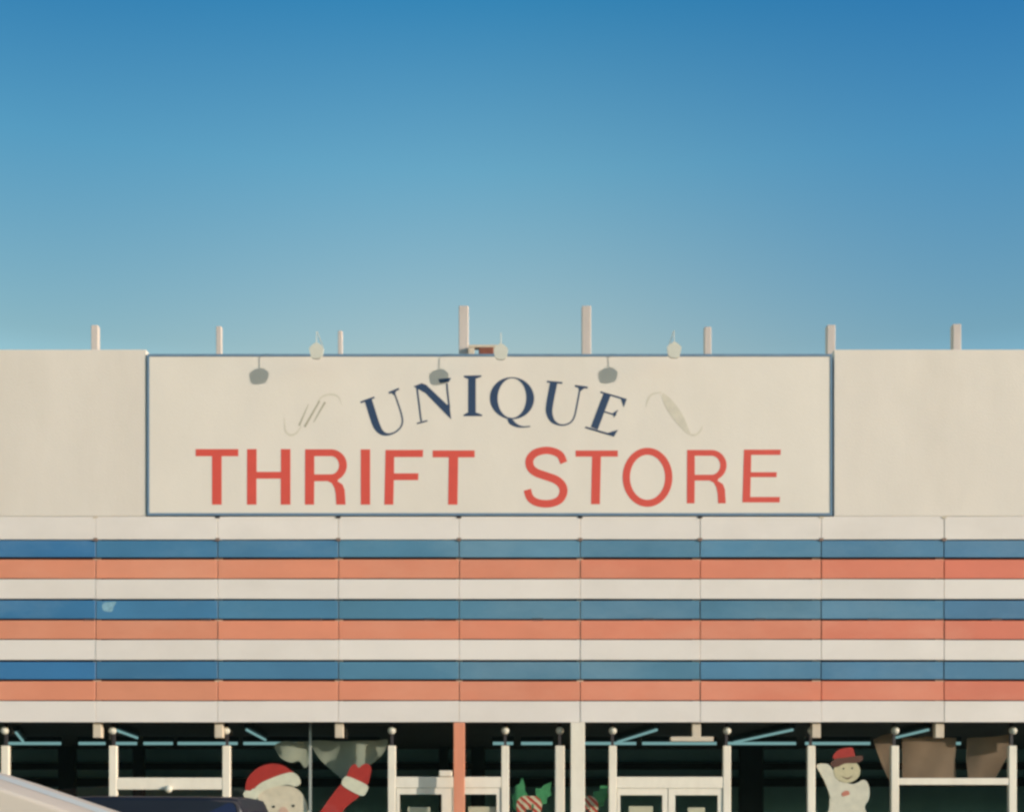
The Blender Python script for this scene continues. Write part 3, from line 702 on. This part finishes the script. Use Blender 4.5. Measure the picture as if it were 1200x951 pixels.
# notices taped inside the door glass
for x0, x1, y0, lab in ((478, 504, 945, 'cream notice low on the left leaf of the left doors'), (549, 582, 944.5, 'wide tan notice on the door leaf right of the red post'),
                        (737, 765, 944, 'cream notice on the left leaf of the right doors'), (806, 826, 945.5, 'narrow cream notice on the right leaf of the right doors')):
    a, b_ = P(x0, y0, YW+.085), P(x1, y0+38, YW+.085)
    m_ = MB(); m_.box(a.x, b_.x, YW+.080, YW+.084, b_.z, a.z)
    tag(m_.build('door_notice', M['notice']), lab, 'notice', 'notices on the shop doors')

# ------------------------------------------------------------------ parked vehicles
def ring(zb, zbelt, zr, hw, hwr, lean=.0):
    r = .06
    half = [(hw*.86, zb), (hw*.97, zb+.07), (hw, zb+.22), (hw, zbelt-.08), (hw-.015, zbelt)]
    for k in range(0, 6):
        a = k/5*math.pi/2
        half.append((hwr - r + r*math.cos(a), zr - r*.8 + r*.8*math.sin(a)))
    half.append((hwr*.5, zr+.012)); 
    return [(y, z) for y, z in half] + [(0, zr+.018)] + [(-y, z) for y, z in reversed(half)]
def car_body(stations):
    mb = MB(); rings = []
    for (x, zb, zbelt, zr, hw, hwr) in stations:
        rings.append([(x, y, z) for y, z in ring(zb, zbelt, zr, hw, hwr)])
    n = len(rings[0]); vs = [v for r_ in rings for v in r_]
    fs = [(i*n+k, i*n+(k+1) % n, (i+1)*n+(k+1) % n, (i+1)*n+k) for i in range(len(rings)-1) for k in range(n)]
    fs += [tuple(range(n)), tuple((len(rings)-1)*n+k for k in range(n))]
    return mb.add(vs, fs)
def xf(mb, mt):
    mb.v = [tuple(mt @ Vector(v)) for v in mb.v]; return mb
def wheel(t, mt, x, y, r):
    s_ = 1 if y > 0 else -1
    m_ = MB(); m_.lathe([(r*.62, -.11), (r*.93, -.11), (r, -.07), (r, .07), (r*.93, .11), (r*.62, .11)], (x, y, r), 28, 'Y')
    o = xf(m_, mt).build('wheel', M['rubber'], t, True)
    m_ = MB(); m_.lathe([(.03, s_*.09), (r*.2, s_*.105), (r*.35, s_*.06), (r*.55, s_*.085), (r*.61, s_*.10)], (x, y, r), 28, 'Y')
    xf(m_, mt).build('rim', M['steel'], o, True)

# white van: side-on, nose to the right, twelve metres from the lens
VY0, VW = -8.0, 1.70
van = thing('white_van', 'white van with a pale blue sky reflection painted along its sloping nose', 'van', (-6.0, VY0+VW/2, 0))
mt = Matrix.Translation((0, VY0+VW/2, 0))
hw = VW/2
st = [(-9.6, .45, 1.0, 1.25, hw-.08, hw-.2), (-9.52, .38, 1.1, 1.85, hw-.02, hw-.1), (-9.35, .36, 1.12, 2.14, hw, hw-.06), (-8.4, .34, 1.14, 2.22, hw, hw-.05), (-6.9, .34, 1.14, 2.24, hw, hw-.05),
      (-6.2, .34, 1.14, 2.215, hw, hw-.05), (-5.8, .34, 1.14, 2.155, hw, hw-.05), (-5.34, .34, 1.14, 2.043, hw, hw-.05), (-4.9, .34, 1.13, 1.908, hw, hw-.05), (-4.5, .34, 1.12, 1.772, hw, hw-.05), (-4.09, .34, 1.12, 1.632, hw, hw-.05),
      (-3.7, .34, 1.11, 1.475, hw, hw-.05), (-3.25, .34, 1.10, 1.25, hw, hw-.05), (-2.95, .34, 1.0, 1.12, hw, hw-.06), (-2.3, .34, .90, 1.02, hw-.02, hw-.1), (-1.95, .36, .78, .90, hw-.08, hw-.2), (-1.82, .42, .6, .68, hw-.16, hw-.3)]
st = [(x, a_, b_, c_+.035, d_, e_) for x, a_, b_, c_, d_, e_ in st]
xf(car_body(st), mt).build('body', M['vanwhite'], van, True)
# sky reflected in the sloping windscreen, painted as a pale band along roof and nose
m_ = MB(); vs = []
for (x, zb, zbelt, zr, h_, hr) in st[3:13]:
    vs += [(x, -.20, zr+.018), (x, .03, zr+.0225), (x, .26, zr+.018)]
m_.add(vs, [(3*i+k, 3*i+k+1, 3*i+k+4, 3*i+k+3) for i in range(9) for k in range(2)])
xf(m_, mt).build('reflection_band', M['van_reflection'], van, True)
for s_ in (-1, 1):
    m_ = MB(); ysd = s_*(hw+.004)
    for (xa, xb, ta, tb) in ((-7.6, -6.3, 1.60, 1.60), (-6.2, -4.95, 1.60, 1.58), (-4.85, -3.75, 1.56, 1.33)):
        m_.add([(xa, ysd-s_*.012, 1.16), (xb, ysd-s_*.012, 1.15), (xb, ysd-s_*.025, tb), (xa, ysd-s_*.025, ta)], [(0, 1, 2, 3)])
    xf(m_, mt).build('side_window', M['carglass'], van)
    for x in (-8.3, -3.1): wheel(van, mt, x, s_*(hw-.10), .34)
    m_ = MB(); m_.box(-1.98, -1.84, s_*.55-.16, s_*.55+.16, .66, .80, .02); xf(m_, mt).build('headlight', M['headlight'], van)
    m_ = MB(); m_.box(-9.62, -9.54, s_*.74-.08, s_*.74+.08, .8, 1.2, .02); xf(m_, mt).build('taillight', M['taillight'], van)
    m_ = MB(); m_.box(-4.1, -3.95, s_*(hw+.09)-.09, s_*(hw+.09)+.09, 1.08, 1.22, .03); xf(m_, mt).build('mirror', M['vanwhite'], van)
m_ = MB(); m_.add([(-4.0, -.70, 1.625), (-4.0, .70, 1.625), (-3.3, .70, 1.315), (-3.3, -.70, 1.315)], [(0, 1, 2, 3)]); xf(m_, mt).build('windscreen', M['carglass'], van)
m_ = MB(); m_.box(-1.9, -1.72, -.72, .72, .36, .55, .03); xf(m_, mt).build('bumper', M['trim'], van)

# dark navy car: broadside, its tail at the right, in the lane before the kerb
SW = 1.84
cx, cy = -3.19, -4.2
suv = thing('dark_suv', 'dark navy sport utility car standing broadside before the shop windows', 'car', (cx-2.3, cy+SW/2, 0))
mt = Matrix.Translation((cx, cy+SW/2, 0)) @ Matrix.Rotation(R(180), 4, 'Z')      # local x runs to the nose
hw = SW/2
TOP = 1.845
st = [(0.0, .45, .98, 1.25, hw-.08, hw-.14), (.03, .40, 1.02, 1.52, hw-.03, hw-.12), (.07, .38, 1.04, 1.70, hw-.01, hw-.07), (.13, .36, 1.04, TOP-.03, hw, hw-.05), (.22, .36, 1.04, TOP-.008, hw, hw-.045), (.6, .34, 1.05, TOP, hw, hw-.04), (1.8, .34, 1.05, TOP+.008, hw, hw-.04), (2.6, .34, 1.05, TOP-.01, hw, hw-.05),
      (2.9, .34, 1.05, TOP-.1, hw, hw-.06), (3.4, .34, 1.05, 1.42, hw, hw-.06), (3.75, .34, 1.04, 1.15, hw, hw-.05), (4.4, .36, .98, 1.06, hw-.04, hw-.12), (4.65, .4, .85, .95, hw-.12, hw-.24)]
xf(car_body(st), mt).build('body', M['suvnavy'], suv, True)
m_ = MB(); m_.slab([smooth_loop([(-.70, 1.08), (.70, 1.08), (.74, 1.30), (.69, 1.60), (.62, 1.66), (-.62, 1.66), (-.69, 1.60), (-.74, 1.30)], 2)], 0, .03)
m_.v = [(0.02 + y - .03, -x, z) for x, y, z in m_.v]
xf(m_, mt).build('rear_window', M['carglass'], suv)
for s_ in (-1, 1):
    m_ = MB(); m_.box(-.03, .05, s_*(hw-.13)-.09, s_*(hw-.13)+.09, .80, 1.03, .02); xf(m_, mt).build('taillight', M['taillight'], suv)
    def side(loop, t, off):
        """outline (x, z) laid on the leaning flank of the car"""
        q = MB(); q.slab(loop, 0, t)
        q.v = [(x, s_*(hw - .055*(z-1.04)/(TOP-1.04) + off - y), z) for x, y, z in q.v]
        return xf(q, mt)
    outer = smooth_loop([(.085, 1.10), (.08, 1.40), (.095, 1.70), (.13, 1.785), (.22, 1.803), (.6, 1.810), (1.6, 1.816), (2.5, 1.80), (2.75, 1.70), (3.0, 1.50), (3.3, 1.18), (3.3, 1.10), (2.0, 1.09)], 4)
    lw_ = [(x + (.028 if x < .5 else -.028 if x > 2.6 else 0), z - .018 if z > 1.5 else z + .018) for x, z in outer]
    side([outer, lw_], .012, .008).build('window_trim', M['trim'], suv)
    for loop in ([(.12, 1.13), (.12, 1.40), (.135, 1.70), (.17, 1.765), (.26, 1.78), (1.14, 1.79), (1.14, 1.12)], [(1.24, 1.12), (1.24, 1.791), (2.1, 1.794), (2.1, 1.12)], [(2.2, 1.12), (2.2, 1.79), (2.48, 1.775), (2.72, 1.67), (3.2, 1.16), (3.2, 1.12)]):
        side([loop], .006, .006).build('side_window', M['carglass'], suv)
    for x in (.95, 3.75): wheel(suv, mt, x, s_*(hw-.10), .35)
m_ = MB(); m_.box(-.10, .08, -.88, .88, .42, .62, .03); xf(m_, mt).build('bumper', M['trim'], suv)
m_ = MB(); m_.box(-.125, -.105, -.16, .16, .48, .60, .005); xf(m_, mt).build('number_plate', M['notice'], suv)
